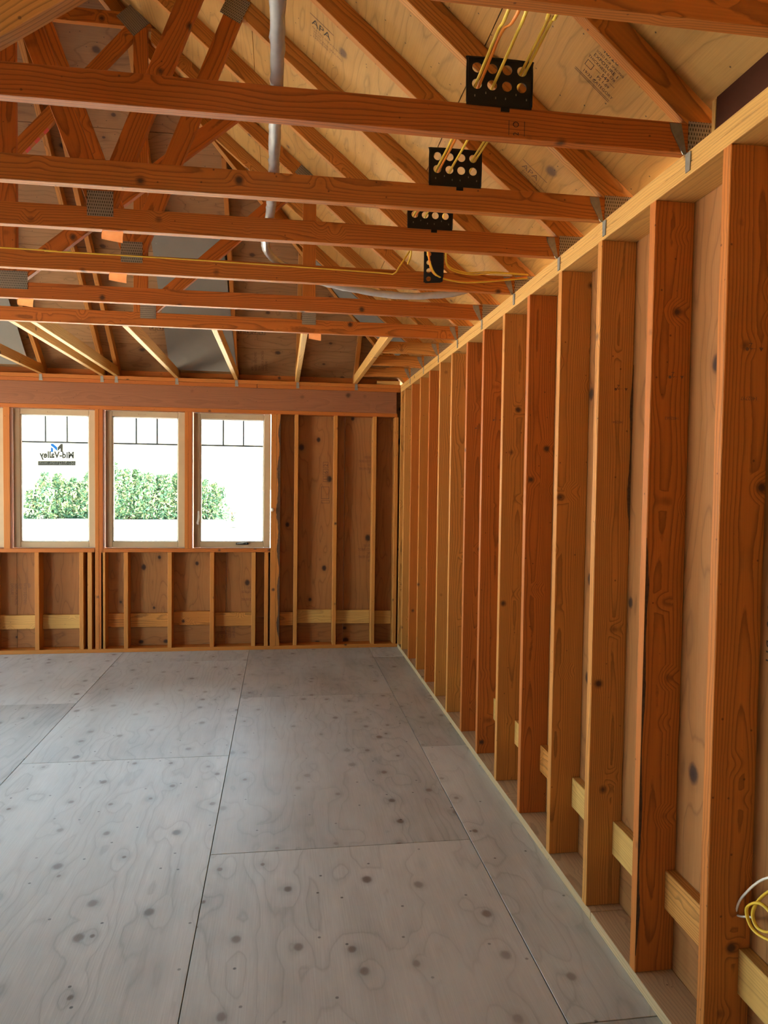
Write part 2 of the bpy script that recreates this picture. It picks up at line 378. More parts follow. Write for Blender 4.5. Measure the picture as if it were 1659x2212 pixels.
box('light_seal_siding', (XW+SD+.013, YN, -.1), (XW+SD+.03, YF+SD+.02, ZT), 'y', LIGHT_SEAL, wr, 0)  # unseen outer skin added so no light shows through the panel seams
# marks printed upside down on the studs
for k, z0, z1, num in ((0, 2.13, 1.98, '1402797'), (1, 2.11, 1.96, '1402663'), (2, 2.12, 1.98, '1402841'), (7, 2.12, 1.98, ''), (6, 2.14, 1.99, '')):
    y = studY[k]-.0006
    text('2', .026, (XW+.085, y, z0), (-1, 0, 0), (0, 0, -1), INK_F, STUDS[k])
    text('\u25b2  \u2013\u2013  \u25cf', .014, (XW+.118, y, z0-.012), (-1, 0, 0), (0, 0, -1), INK_F, STUDS[k])
    if num: text(num, .015, (XW+.105, y, z1), (-1, 0, 0), (0, 0, -1), INK_F, STUDS[k])
text('S  2  RU', .05, (XW+SD-.0006, 1.80, 1.40), (0, 0, -1), (0, 1, 0), INK, wr)
# bark left on two stud corners
def bark(parent, x0, y0, z0, z1, wd, axis):
    n = int((z1-z0)/.02); vs, fs = [], []
    for i in range(n+1):
        z = z0+(z1-z0)*i/n; e = wd*(.6+.25*math.sin(i*.31)+.2*math.sin(i*.083+2))*random.uniform(.85, 1.15)*min(1, i/8, (n-i)/8)+.001
        if axis == 'x': vs += [(x0-.0012, y0-.0012, z), (x0+e, y0-.0012, z)]
        else: vs += [(x0+wd-e, y0-.0012, z), (x0+wd+.0012, y0-.0012, z)]
    for i in range(n): fs.append((2*i, 2*i+1, 2*i+3, 2*i+2))
    me = bpy.data.meshes.new('bark_edge'); me.from_pydata(vs, [], fs); return obj('bark_edge', me, BARK, Matrix(), parent)
bark(STUDS[1], XW+.001, studY[1], .10, 1.55, .012, 'x')
bark(STUDS[2], XW+.125, studY[2], 1.55, 2.2, .014, 'r')

# ------------------------------------------------------------------ far wall
wf = empty('wall_far', (-1.7, YF, 0), kind='structure')
Y1 = YF+SD
box('sole_plate', (XL, YF, 0), (XW, Y1, .038), 'x', FIR, wf)
box('top_plate', (XL, YF, ZB), (-.25, Y1, ZB+T-.0008), 'x', FIR_RED, wf); box('top_plate', (-.246, YF, ZB), (XW-.002, Y1, ZB+T-.0008), 'x', FIR_RED, wf)
box('top_plate', (XL, YF, ZB+T+.0008), (XW-.002, Y1, ZT), 'x', FIR_RED, wf)
box('header_beam', (XL, YF, 2.455), (XW-.04, YF+.12, ZB-.001), 'x', BEAM, wf)
box('header_plate', (XL, YF, 2.417), (XW-.03, Y1, 2.454), 'x', FIR_RED, wf)
box('sill_plate', (-3.46, YF, 1.005), (-1.826, Y1, 1.043), 'x', FIR_RED, wf); box('sill_plate', (-1.744, YF, 1.005), (-.109, Y1, 1.043), 'x', FIR_RED, wf)
for x0, x1, z1 in ((-3.57, -3.532, 2.417), (-3.498, -3.46, 2.417), (-2.669, -2.609, 0), (-1.821, -1.785, 2.417), (-1.783, -1.746, 2.417), (-.96, -.926, 0), (-.925, -.891, 0), (-.106, -.049, 2.417), (-.047, -.010, 2.417)):
    if z1: box('post', (x0, YF, .038), (x1, Y1, z1), 'z', FIR_RED if x0 < -.5 else FIR, wf)
    else: box('trimmer', (x0, YF, 1.043), (x1, Y1, 2.417), 'z', FIR_RED, wf)
for x in (.132, .535, .940, 1.170):
    box('stud', (x, YF, .038), (x+T, Y1, 2.417), 'z', FIR, wf)
for x in (-3.2, -2.79, -2.388, -1.972, -1.893, -1.766, -1.548, -1.125, -.709, -.294, -.165):
    box('cripple_stud', (x, YF, .038), (x+.040, Y1, 1.005), 'z', FIR, wf)
xs = [(-2.348, -1.973), (-2.75, -2.389), (-1.725, -1.549), (-1.507, -1.126), (-1.084, -.71), (-.668, -.295), (-.009, .131), (.171, .534), (.574, .939), (.979, 1.169)]
for a, b in xs:
    z0 = .238+random.uniform(-.012, .012)
    box('blocking', (a+.001, Y1-T, z0), (b-.001, Y1, z0+.14), 'x', FIR_PALE if a > 0 or a < -2.3 else FIR, wf)
px = [XL-SD, -3.46, -2.6, -1.785, -.56, -.03, .66, XW+SD]
for a, b in zip(px, px[1:]):
    box('sheathing_panel', (a+.0015, Y1+.0005, -.02), (b-.0015, Y1+.0125, .308), 'x', PLY_WALL, wf, 0)
    if b <= -.02 and a >= -3.47:
        box('sheathing_panel', (a+.0015, Y1+.0005, .311), (min(b, -.03)-.0015, Y1+.0125, 1.035), 'z', PLY_WALL, wf, 0)
    else:
        box('sheathing_panel', (a+.0015, Y1+.0005, .311), (b-.0015, Y1+.0125, 2.455), 'z', PLY_WALL, wf, 0)
box('sheathing_panel', (XL-SD, Y1+.0005, 2.425), (XW+SD, Y1+.0125, ZT+.02), 'x', PLY_WALL, wf, 0)
for lo, hi in (((XL-SD, Y1+.013, -.1), (XW+SD, Y1+.03, 1.035)), ((XL-SD, Y1+.013, 2.425), (XW+SD, Y1+.03, ZT)), ((XL-SD, Y1+.013, 1.035), (-3.46, Y1+.03, 2.425)), ((-.10, Y1+.013, 1.035), (XW+SD, Y1+.03, 2.425)),
               ((-2.669, Y1+.0005, 1.035), (-2.609, Y1+.03, 2.425)), ((-1.821, Y1+.0005, 1.035), (-1.746, Y1+.03, 2.425)), ((-.96, Y1+.0005, 1.035), (-.891, Y1+.03, 2.425))):
    box('light_seal_siding', lo, hi, 'x', LIGHT_SEAL, wf, 0)  # outer boards added to block light at the far wall seams
bark(wf, -.047+.001, YF, .1, 2.40, .034, 'r')
ys = Y1-.0006
def fw(x, y): return onY(x, y, ys)
for i, ch in enumerate('162'):
    q = fw(708, 1041-15*i); text(ch, .062, q+V((0, 0, .012)), (0, 0, 1), (-1, 0, 0), INK_F, wf); outline(.062, .056, .004, q+V((.006, 0, 0)), (0, 0, 1), (-1, 0, 0), INK_F, wf)
outline(.13, .085, .005, fw(711, 1078), (0, 0, 1), (-1, 0, 0), INK_F, wf); outline(.03, .09, .004, fw(712, 1087), (0, 0, 1), (-1, 0, 0), INK_F, wf)
APA = 'APA\nRATED SHEATHING\n32/16\nSIZED FOR SPACING\nEXPOSURE 1'
for (x, y), up in (((801, 1018), 1), ((799, 1208), 1), ((548, 1300), 1), ((474, 1378), 0), ((60, 1260), 0)):
    if up: text(APA, .040, fw(x, y), (-1, 0, 0), (0, 0, -1), INK_F, wf, sx=.35)
    else: text(APA, .040, fw(x, y), (0, 0, 1) if x > 400 else (0, 0, -1), (-1, 0, 0) if x > 400 else (1, 0, 0), INK_F, wf, sx=.6)
# ------------------------------------------------------------------ unseen left and near walls (beside and behind the camera), openings placed to let daylight in
wl = empty('wall_left', (XL, 2, 0), kind='structure')
LOP = [(2.2, 4.4), (5.6, 7.2)]
def solid(parent, lo, hi): box('sheathing_panel', lo, hi, 'z', PLY_WALL, parent, 0)
e = YN
for a, b in LOP:
    solid(wl, (XL-SD, e, 0), (XL-SD+.012, a, ZT)); solid(wl, (XL-SD, a, 2.3), (XL-SD+.012, b, ZT)); solid(wl, (XL-SD, a, 0), (XL-SD+.012, b, .06)); e = b
solid(wl, (XL-SD, e, 0), (XL-SD+.012, Y1, ZT))
for i in range(27):
    y = YN+.05+i*.4064
    if not any(a-.02 < y+.02 < b for a, b in LOP): box('stud', (XL-SD+.012, y, .038), (XL, y+T, ZB), 'z', FIR, wl)
box('top_plate', (XL-SD+.012, YN, ZB), (XL, YF, ZT), 'y', FIR_PALE, wl); box('sole_plate', (XL-SD+.012, YN, 0), (XL, YF, .038), 'y', FIR_PALE, wl)
wn = empty('wall_near', (XR, YN, 0), kind='structure')
NO = (-1.0, -.75)
solid(wn, (XL-SD, YN-.012, 0), (NO[0], YN, ZT)); solid(wn, (NO[1], YN-.012, 0), (XW+SD, YN, ZT)); solid(wn, (NO[0], YN-.012, 2.25), (NO[1], YN, ZT))
prism('gable_panel', [(XL-SD, ZT), (XW+SD, ZT), (XW+SD, z_sh(XW+SD)), (XR, z_sh(XR)), (XL-SD, z_sh(XL-SD))], .012, PLY_WALL, frame((0, YN-.006, 0), (1, 0, 0), (0, 0, 1)), wn, 0)  # unseen gable end, included to block sky light
for a, b in LOP: portal((XL-.07, (a+b)/2, 1.18), b-a, 2.2, (1, 0, 0))
portal(((NO[0]+NO[1])/2, YN, 1.10), NO[1]-NO[0], 2.2, (0, 1, 0))

# ------------------------------------------------------------------ windows in the far wall
YW = YF+.062
def window(idx, x0, x1, crank):
    wn_ = empty('window_%d' % idx, ((x0+x1)/2, YW, 1.045), kind='structure')
    a, b, z0, z1 = x0+.009, x1-.006, 1.047, 2.4135; s = .066; yb = YW+.055
    for (lo, hi, ax) in (((a, YW, z0), (a+s, yb, z1), 'z'), ((b-s, YW, z0), (b, yb, z1), 'z'), ((a+s, YW, z1-s+.01), (b-s, yb, z1), 'x'), ((a+s, YW, z0), (b-s, yb, z0+s-.008), 'x')):
        box('sash_rail', lo, hi, ax, SASH, wn_, .004)
    gx0, gx1, gz0, gz1 = a+s, b-s, z0+s-.008, z1-s+.01
    for (lo, hi, ax) in (((gx0, YW+.012, gz0), (gx0+.012, YW+.04, gz1), 'z'), ((gx1-.012, YW+.012, gz0), (gx1, YW+.04, gz1), 'z'), ((gx0, YW+.012, gz1-.012), (gx1, YW+.04, gz1), 'x'), ((gx0, YW+.012, gz0), (gx1, YW+.04, gz0+.012), 'x')):
        box('glazing_bead', lo, hi, ax, TRIMW, wn_, .001)
    pane = box('glass_pane', (gx0, YW+.026, gz0), (gx1, YW+.030, gz1), 'z', GLASS, wn_, 0)
    zg = gz1-.268
    box('grille_bar', (gx0+.012, YW+.021, zg-.009), (gx1-.012, YW+.0255, zg+.009), 'x', GRILLE, wn_, .001)
    for f in (.355, .672):
        x = gx0+(gx1-gx0)*f; box('grille_bar', (x-.0085, YW+.021, zg+.009), (x+.0085, YW+.0255, gz1-.012), 'z', GRILLE, wn_, .001)
    text('A \u2013\u2013\u2013 \u2013 \u2013\u2013\u2013\u2013', .018, ((a+b)/2-.07, YW-.0006, z1-.036), (1, 0, 0), (0, 0, 1), INK_F, wn_, sx=.8)
    if crank:
        c = onY(523, 1174, YW-.012)
        box('crank_handle', (c.x-.062, YW-.026, c.z-.012), (c.x+.062, YW-.001, c.z+.010), 'x', BLACK, wn_, .004)
        tube('crank_arm', [(c.x-.05, YW-.03, c.z), (c.x, YW-.034, c.z+.004), (c.x+.035, YW-.034, c.z+.012), (c.x+.045, YW-.03, c.z)], .006, STEEL, wn_)
        l = onY(428, 1122, YW-.01)
        tube('latch_lever', [(l.x, YW-.004, l.z-.05), (l.x-.004, YW-.028, l.z-.035), (l.x+.004, YW-.022, l.z+.01), (l.x+.004, YW-.010, l.z+.085)], .009, WHT, wn_)
    portal(((x0+x1)/2, YW+.09, 1.73), x1-x0-.1, 1.3, (0, -1, 0))
    return wn_
window(4, -3.46, -2.669, 0)
w1 = window(1, -2.609, -1.821, 0); window(2, -1.746, -.960, 0); window(3, -.891, -.106, 1)
YS = YW+.0256+.006
def st(x, y): p = onY(20+x*.12055, 870+y*.12055, YS); return p
def flatpoly(name, pts, mt, parent):
    c = sum((V(p) for p in pts), V())/len(pts); me = bpy.data.meshes.new(name); me.from_pydata([V(p)-c for p in pts], [], [tuple(range(len(pts)))]); return obj(name, me, mt, Matrix.Translation(c), parent)
flatpoly('sticker_logo', [st(745, 735), st(790, 735), st(862, 800), st(862, 870), st(790, 800), st(745, 770)], LOGO_B, w1)
flatpoly('sticker_logo', [st(745, 790), st(788, 820), st(788, 885), st(745, 885)], LOGO_B, w1)
flatpoly('sticker_logo', [st(864, 800), st(925, 735), st(962, 735), st(962, 780), st(864, 870)], LOGO_G, w1)
flatpoly('sticker_logo', [st(918, 815), st(962, 775), st(962, 885), st(918, 885)], LOGO_G, w1)
a, b = st(1165, 992), st(540, 992); tw = (a-b).length
t_ = text('Mid-Valley', .088, a, (-1, 0, 0), (0, 0, 1), LOGO_G, w1, 'sticker_lettering', bold=.004); t_.scale.x *= tw/max(v.co.x for v in t_.data.vertices)
a, b = st(1040, 1034), st(720, 1034); t_ = text('Glass & Millwork', .03, a, (-1, 0, 0), (0, 0, 1), LOGO_G, w1, 'sticker_lettering'); t_.scale.x *= (a-b).length/max(v.co.x for v in t_.data.vertices)
flatpoly('sticker_band', [st(515, 1045), st(1188, 1045), st(1188, 1122), st(515, 1122)], LOGO_G, w1)
dY = V((0, -.0008, 0))
a, b = st(1172, 1110)+dY, st(890, 1110)+dY; t_ = text('687-9112', .055, a, (-1, 0, 0), (0, 0, 1), LOGO_W, w1, 'sticker_lettering'); t_.scale.x *= (a-b).length/max(v.co.x for v in t_.data.vertices)
a, b = st(870, 1098)+dY, st(535, 1098)+dY; t_ = text('EUGENE, OREGON', .03, a, (-1, 0, 0), (0, 0, 1), LOGO_W, w1, 'sticker_lettering'); t_.scale.x *= (a-b).length/max(v.co.x for v in t_.data.vertices)
c = onY(588, 1101, YF-.012); bm = bmesh.new(); bmesh.ops.create_icosphere(bm, subdivisions=2, radius=.019)
for v in bm.verts: v.co *= random.uniform(.9, 1.12)
me = bpy.data.meshes.new('foam_blob'); bm.to_mesh(me); bm.free(); obj('foam_blob', me, FOAM, Matrix.Translation(c), wf)

# ------------------------------------------------------------------ roof deck (right slope, hip end, left slope)
roof = empty('ceiling', (XR, 3, ZT), kind='structure')
TH = .0135; CS = 1/math.hypot(1, S)
RY = YF - (XW-XR)                       # where the ridge ends and the hip begins
def hipY(x): return YF - (XW - x) if x > XR else YF - (x - XL)
rows = [XW+OV, .741, -.172, -1.09, XR]
def clip(poly, a, b, c):
    """keep the part of a plan polygon where a*x + b*y <= c"""
    out = []
    for i, p in enumerate(poly):
        q = poly[(i+1) % len(poly)]; dp, dq = a*p[0]+b*p[1]-c, a*q[0]+b*q[1]-c
        if dp <= 0: out.append(p)
        if dp*dq < 0: t = dp/(dp-dq); out.append((p[0]+(q[0]-p[0])*t, p[1]+(q[1]-p[1])*t))
    return out
G = .0015
def deck_panel(poly, M, mt):
    if len(poly) < 3: return
    ar = abs(sum(p[0]*q[1]-p[1]*q[0] for p, q in zip(poly, poly[1:]+poly[:1])))/2
    if ar < .004: return
    nrm = M.to_3x3() @ V((0, 0, 1)); sgn = 1 if nrm.z > 0 else -1
    Mo = Matrix.Translation(nrm*sgn*(TH/2+.0003)) @ M
    Mi = M.inverted()
    prism('sheathing_panel', poly, TH, mt, Mo, roof, 0)
def slope_panel(x0, x1, ya, yb, side=1):
    poly = [(x0-G, ya+G), (x0-G, yb-G), (x1+G, yb-G), (x1+G, ya+G)]
    poly = clip(poly, -1, 1, YF-XW-G)                       # up to the hip line y = YF-XW+x
    M = frame((XR+side*(x0-XR), 0, 2.955 - S*(x0-XW)), (0, 1, 0), (-side*1, 0, S))
    deck_panel([(y, (x0-x)/CS) for x, y in poly], M, PLY_ROOF)
PANEL = {}
for i, (x0, x1) in enumerate(zip(rows, rows[1:])):
    edge = [-3.6, -1.13, 1.31, 2.11, 3.13, 4.38, 5.6, 9] if i == 0 else ([-3.6, .0, 2.68, 4.38, 6.22, 9] if i % 2 else [-3.6, -1.1, 1.5, 3.13, 5.0, 9])
    for a, b in zip(edge, edge[1:]):
        slope_panel(x0, x1, a, b)
    for a, b in ((-3.6, 2.0), (2.0, 9)): 
        slope_panel(x0, x1, a, b, -1)
def hip_panel(y0, y1, xa, xb):
    poly = [(xa+G, y0-G), (xb-G, y0-G), (xb-G, y1+G), (xa+G, y1+G)]
    poly = clip(clip(poly, 1, -1, XW-YF-G), -1, -1, -(XL+YF)-G)
    M = frame((0, y0, 2.955 + S*(YF-y0)), (1, 0, 0), (0, -1, S))
    deck_panel([(x, (y0-y)/CS) for x, y in poly], M, PLY_HIP)
hr = [YF+OV, 7.28, 6.50, 5.72, 5.04, RY+.004]
for i, (y0, y1) in enumerate(zip(hr, hr[1:])):
    ed = [-9, -2.9, -.47, 9] if i % 2 else [-9, -1.63, .14, 9]
    for a, b in zip(ed, ed[1:]):
        hip_panel(y0, y1, a, b)
fx = .03; zr = 2.955+.03+S*(XW-XR)
fv = [(XW+OV, YN-.3, 2.985-S*OV), (XW+OV, YF+OV, 2.985-S*OV), (XR, RY, zr), (XR, YN-.3, zr), (XL-OV, YN-.3, 2.985-S*OV), (XL-OV, YF+OV, 2.985-S*OV)]
fm = bpy.data.meshes.new('light_seal_felt'); fm.from_pydata(fv, [], [(0, 1, 2, 3), (4, 3, 2, 5), (1, 5, 2)]); obj('light_seal_felt', fm, LIGHT_SEAL, Matrix(), roof)  # unseen layer added above the deck to stop sun leaking through its joints
board('ridge_board', (XR, YN, z_sh(XR)-.10), (XR, RY+.3, z_sh(XR)-.10), (0, 0, 1), .14, T*.9, FIR, roof)
# fascia boards at the eaves and blocking over the near bay
box('fascia_board', (XW+OV, YN-.2, 2.955-S*OV-.115), (XW+OV+.02, YF+OV, 2.955-S*OV+.01), 'y', FIR, roof)
box('fascia_board', (XL-OV-.02, YN-.2, 2.955-S*OV-.115), (XL-OV, YF+OV, 2.955-S*OV+.01), 'y', FIR, roof)
box('fascia_board', (XL-OV, YF+OV, 2.955-S*OV-.115), (XW+OV, YF+OV+.02, 2.955-S*OV+.01), 'x', FIR, roof)
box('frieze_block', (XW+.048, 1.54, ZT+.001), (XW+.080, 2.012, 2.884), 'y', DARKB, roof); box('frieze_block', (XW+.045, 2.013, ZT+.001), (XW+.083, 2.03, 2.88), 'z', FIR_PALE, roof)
box('frieze_block', (XL, YF+SD+.013, ZT-.02), (XW, YF+SD+.05, 2.832), 'x', FIR_RED, roof)
# marks printed on the deck
sxd, syd = V((1, 0, -S)).normalized(), V((0, -1, 0))
def rp(x, y): return V((x, y, 2.955 - S*(x-XW) - .0008))
text('40/20', .032, rp(1.015, 2.245), sxd, syd, INK, roof); text('SIZED FOR SPACING', .0135, rp(1.005, 2.265), sxd, syd, INK, roof)
text('EXPOSURE 1', .020, rp(1.005, 2.287), sxd, syd, INK, roof); text('THICKNESS 0.578', .016, rp(.995, 2.307), sxd, syd, INK, roof)
text('\u2014 549 \u2014', .022, rp(1.03, 2.330), sxd, syd, INK, roof); text('PS 1-09', .018, rp(1.045, 2.350), sxd, syd, INK, roof); text('19/32 CATEGORY', .018, rp(1.005, 2.374), sxd, syd, INK, roof)
outline(.03, .028, .002, rp(1.0, 2.345), sxd, syd, INK, roof)
for yl in (2.385, 2.392): flatpoly('printed_stamp', [rp(.985, yl), rp(1.11, yl), rp(1.11, yl+.002), rp(.985, yl+.002)], INK, roof)
for x0, y0, sc in ((.125, 3.46, 1.25), (1.03, 3.07, 1)):
    text('APA', .05*sc, rp(x0, y0), sxd, syd, INK_F if x0 > .5 else INK, roof); text('RATED SHEATHING\n40/20\nSIZED FOR SPACING\nEXPOSURE 1', .016*sc, rp(x0+.01, y0+.022*sc), sxd, syd, INK_F, roof)
    flatpoly('printed_stamp', [rp(x0-.01, y0-.05*sc), rp(x0+.1, y0-.05*sc), rp(x0+.1, y0-.046*sc), rp(x0-.01, y0-.046*sc)], INK_F, roof)
hxd, hyd = V((1, 0, 0)), V((0, -1, S)).normalized()
def hp(x, y): return V((x, y, 2.955 + S*(YF-y) - .0008))
for i, ch in enumerate('1204'):
    text(ch, .062, hp(-.415+.067*i, 7.135), hxd, hyd, INK, roof); outline(.058, .07, .004, hp(-.425+.067*i, 7.147), hxd, hyd, INK, roof)
for i, ch in enumerate('34'):
    text(ch, .062, hp(-1.245+.067*i, 7.135), hxd, hyd, INK, roof); outline(.058, .07, .004, hp(-1.255+.067*i, 7.147), hxd, hyd, INK, roof)
text(APA, .035, hp(-.29, 7.50), (0, -1, S), (-1, 0, 0), INK_F, roof, sx=.8)

# ------------------------------------------------------------------ trusses
def isect(p, d, q, e):
    den = d[0]*e[1]-d[1]*e[0]; t = ((q[0]-p[0])*e[1]-(q[1]-p[1])*e[0])/den
    return (p[0]+d[0]*t, p[1]+d[1]*t)
def member(name, p, q, cut_p, cut_q, Y, parent, mt, w_=.089, t=.038, axis='xz'):
    """truss member in a vertical plane: centre line p->q (x,z), ends trimmed by cut lines (point, direction)"""
    d = (V(q)-V(p)).normalized(); n = V((-d[1], d[0])); ends = []
    for s in (-1, 1):
        e = V(p)+n*s*w_/2
        ends.append((isect(e, d, *cut_p) if cut_p else tuple(e), isect(e, d, *cut_q) if cut_q else tuple(V(q)+n*s*w_/2)))
    c = (V(p)+V(q))/2
    loc = lambda a: ((V(a)-c).dot(d), (V(a)-c).dot(n))
    poly = [loc(ends[0][0]), loc(ends[0][1]), loc(ends[1][1]), loc(ends[1][0])]
    if axis == 'xz': M = frame((c[0], Y+t/2, c[1]), (d[0], 0, d[1]), (n[0], 0, n[1]))
    else: M = frame((Y+t/2, c[0], c[1]), (0, d[0], d[1]), (0, n[0], n[1]))
    return prism(name, poly, t, mt, M, parent)
def gusset(x0, x1, z0, z1, Y, parent, ang=0):
    c = V(((x0+x1)/2, Y-.0013, (z0+z1)/2)); a, b = (x1-x0)/2, (z1-z0)/2
    M = frame(c, (math.cos(ang), 0, math.sin(ang)), (-math.sin(ang), 0, math.cos(ang)))
    return prism('gusset_plate', [(-a, -b), (a, -b), (a, b), (-a, b)], .002, GUSSET, M, parent, 0)
ZC = ZT+.089                                   # top of the bottom chords
RB = ((XW, z_rb(XW)), (1, -S)); HOR = ((0, ZC), (1, 0))
def mir(pt): return (2*XR-pt[0], pt[1])
def mirc(c): return (mir(c[0]), (-c[1][0], c[1][1])) if c else None
def tie(Y, parent, far=False, x=None):
    """twisted strap nailed to the plate face and to the truss"""
    if not far:
        prism('hurricane_tie', [(-.012, -.045), (.012, -.045), (.014, .012), (-.014, .012)], .003, STEEL, frame((XW-.002, Y-.016, ZT-.02), (0, 1, 0), (0, 0, 1)), parent, 0)
        prism('hurricane_tie', [(.0, -.03), (.012, -.03), (-.008, .062), (-.045, .062), (-.04, .04)], .003, STEEL, frame((XW-.012, Y-.002, ZT+.022), (1, 0, 0), (0, 0, 1)), parent, 0)
    else:
        prism('hurricane_tie', [(-.012, -.05), (.022, -.05), (.014, .012), (-.010, .012)], .003, STEEL, frame((x+.02, YF-.002, ZT-.018), (1, 0, 0), (0, 0, 1)), parent, 0)
        prism('hurricane_tie', [(.0, -.02), (.014, -.02), (-.015, .06), (-.045, .06)], .003, STEEL, frame((x+.0015, YF-.010, ZT+.02), (0, 1, 0), (0, 0, 1)), parent, 0)
def truss(Y, kind, label, tieoff=0):
    t = empty('roof_truss', (XR, Y+T/2, ZT), label, 'truss', 'roof trusses over the room')
    def mem(nm, p, q, cp, cq, mt=FIR_RED, both=True):
        member(nm, p, q, cp, cq, Y, t, mt)
        if both: member(nm, mir(p), mir(q), mirc(cp), mirc(cq), Y, t, mt)
    member('bottom_chord', (XL-SD, ZT+.0445), (XW+SD, ZT+.0445), mirc(RB), RB, Y, t, FIR_RED)
    mid = lambda x: (x, z_rb(x)+.058)
    PEAK = ((XR, 0), (0, 1)); TAIL = ((XW+OV-.002, 0), (0, 1))
    if kind == 'flat':
        xk = XW-(4.772-2.955)/S
        mem('top_chord', mid(XW+OV), mid(xk), TAIL, ((xk+.07, 4.772), (0, 1)), FIR)
        member('flat_chord', (2*XR-xk, 4.728), (xk, 4.728), ((2*XR-xk, 4.772), (1, -S)) if 0 else mirc(((xk, 4.772), (1, -S))), ((xk, 4.772), (1, -S)), Y, t, FIR_RED)
        mem('web', (-.935, ZC), (-.935, 4.7), HOR, ((0, 4.683), (1, 0)))
        dx = .89; n = V((-.677, .736))*.0445
        mem('web', tuple(V((-.811, 2.865))+n), tuple(V((.002, 3.612))+n), ((-.890, 0), (0, 1)), ((.131, 0), (0, 1)))
        n = V((-.753, .658))*.0445
        member('web', tuple(V((-1.663, 3.823))+n), tuple(V((-.979, 4.606))+n), HOR, ((-.980, 0), (0, 1)), Y, t, FIR_RED)
        mem('web', (.178, ZC), (.178, 3.7), HOR, RB)
        gusset(-.936, -.835, 2.80, 2.915, Y, t); gusset(-1.06, -.90, 4.66, 4.80, Y, t, -.82); gusset(.132, .227, 2.806, 2.90, Y, t); gusset(.09, .22, 3.775, 3.87, Y, t, -.70)
        # red and white tape on the long web
        for k in range(1, 9, 2):
            u = .03+k*.022; a = V((-1.72, 3.758)); d = V((.657, .753)); nn = V((.753, -.657))
            q = a+d*(k*.042)
            prism('tape_band', [(-.020, -.0006), (.020, -.0006), (.020, .0006), (-.020, .0006)], .036, TAPE, frame((q.x+.0006*nn[0], Y+T/2, q.y+.0006*nn[1]), (d[0], 0, d[1]), (-nn[0], 0, -nn[1])), t, 0)
    else:
        mem('top_chord', mid(XW+OV), mid(XR), TAIL, PEAK, FIR)
        if kind == 'king':
            member('web', (-1.54, ZC), (-1.54, 5.2), HOR, ((0, z_rb(-1.585)-.01), (1, 0)), Y, t, FIR_RED)
            n = V((-.64, .768))*.0445
            member('web', tuple(V((-1.43, 2.873))+n), tuple(V((-.265, 3.845))+n), ((-1.495, 0), (0, 1)), RB, Y, t, FIR_RED)
            member('web', mir((-1.43+.05, 2.9)), mir((-.265, 3.87)), mirc(HOR), mirc(RB), Y, t, FIR_RED)
            gusset(-1.585, -1.436, 2.80, 2.90, Y, t)
        else:
            A0, A1 = (-.735, ZC), (-.242, 4.09)
            dA = (V(A1)-V(A0)).normalized(); nA = V((-dA[1], dA[0]))
            left = tuple(V(A0)+nA*.0445)
            mem('web', A0, A1, HOR, RB)
            mem('web', (-.742, ZC), (-1.675, 5.27), (left, tuple(dA)), PEAK)
            gusset(-.795, -.692, 2.803, 2.905, Y, t); gusset(-.30, -.19, 4.03, 4.15, Y, t, -.45)
    gusset(XW+.005, XW+.115, ZT+.006, 2.845, Y, t)
    tie(Y, t)
    return t
TY = [1.50, 2.087, 2.66, 3.115, 3.74, 4.36, 4.98]
TR = []
for i, (Y, kind, lab) in enumerate(zip(TY, ['king', 'king', 'king', 'w', 'w', 'king', 'flat'], [
        'nearest roof truss, its bottom chord cut off by the top right photo edge',
        'roof truss whose bottom chord carries the largest black hole bracket and a red stamp',
        'second full roof truss down, behind the larger bracket, carrying the smaller eight-hole bracket',
        'roof truss of the third full chord, with toothed plate and orange tag',
        'roof truss with a long yellow cable stapled along its bottom chord',
        'roof truss with a vertical web and toothed plate at the left photo edge',
        'flat-topped hip girder truss where the bright end jacks begin'])):
    TR.append(truss(Y, kind, lab))
# lumber stamp on the chord of the truss with the large bracket
text('\u2013\u2013\u2013\u2013\n2  \u25cb\n\u2013\u2013\u2013\u2013', .024, (onY(1103, 300, 2.086).x, 2.0855, ZT+.006), (0, 0, 1), (-1, 0, 0), INK, TR[1], sx=.9)
# side jacks on the right wall beyond the girder
for Y, lab in ((5.60, 'longest short side jack truss beside the right wall, next to the girder'), (6.20, 'middle of the three short side jacks by the far right corner'), (6.855, 'short side jack truss closest to the far wall corner')):
    t = empty('side_jack_truss', (XW, Y+T/2, ZT), lab, 'truss', 'side jacks by the far right corner')
    member('bottom_chord', (.7745, ZT+.0445), (XW+SD, ZT+.0445), None, RB, Y, t, FIR)
    xe = Y-YF+XW+.06
    member('top_chord', (XW+OV, z_rb(XW+OV)+.058), (xe, z_rb(xe)+.058), ((XW+OV-.002, 0), (0, 1)), ((xe, 0), (0, 1)), Y, t, FIR)
    gusset(XW+.005, XW+.115, ZT+.006, 2.845, Y, t); tie(Y, t)
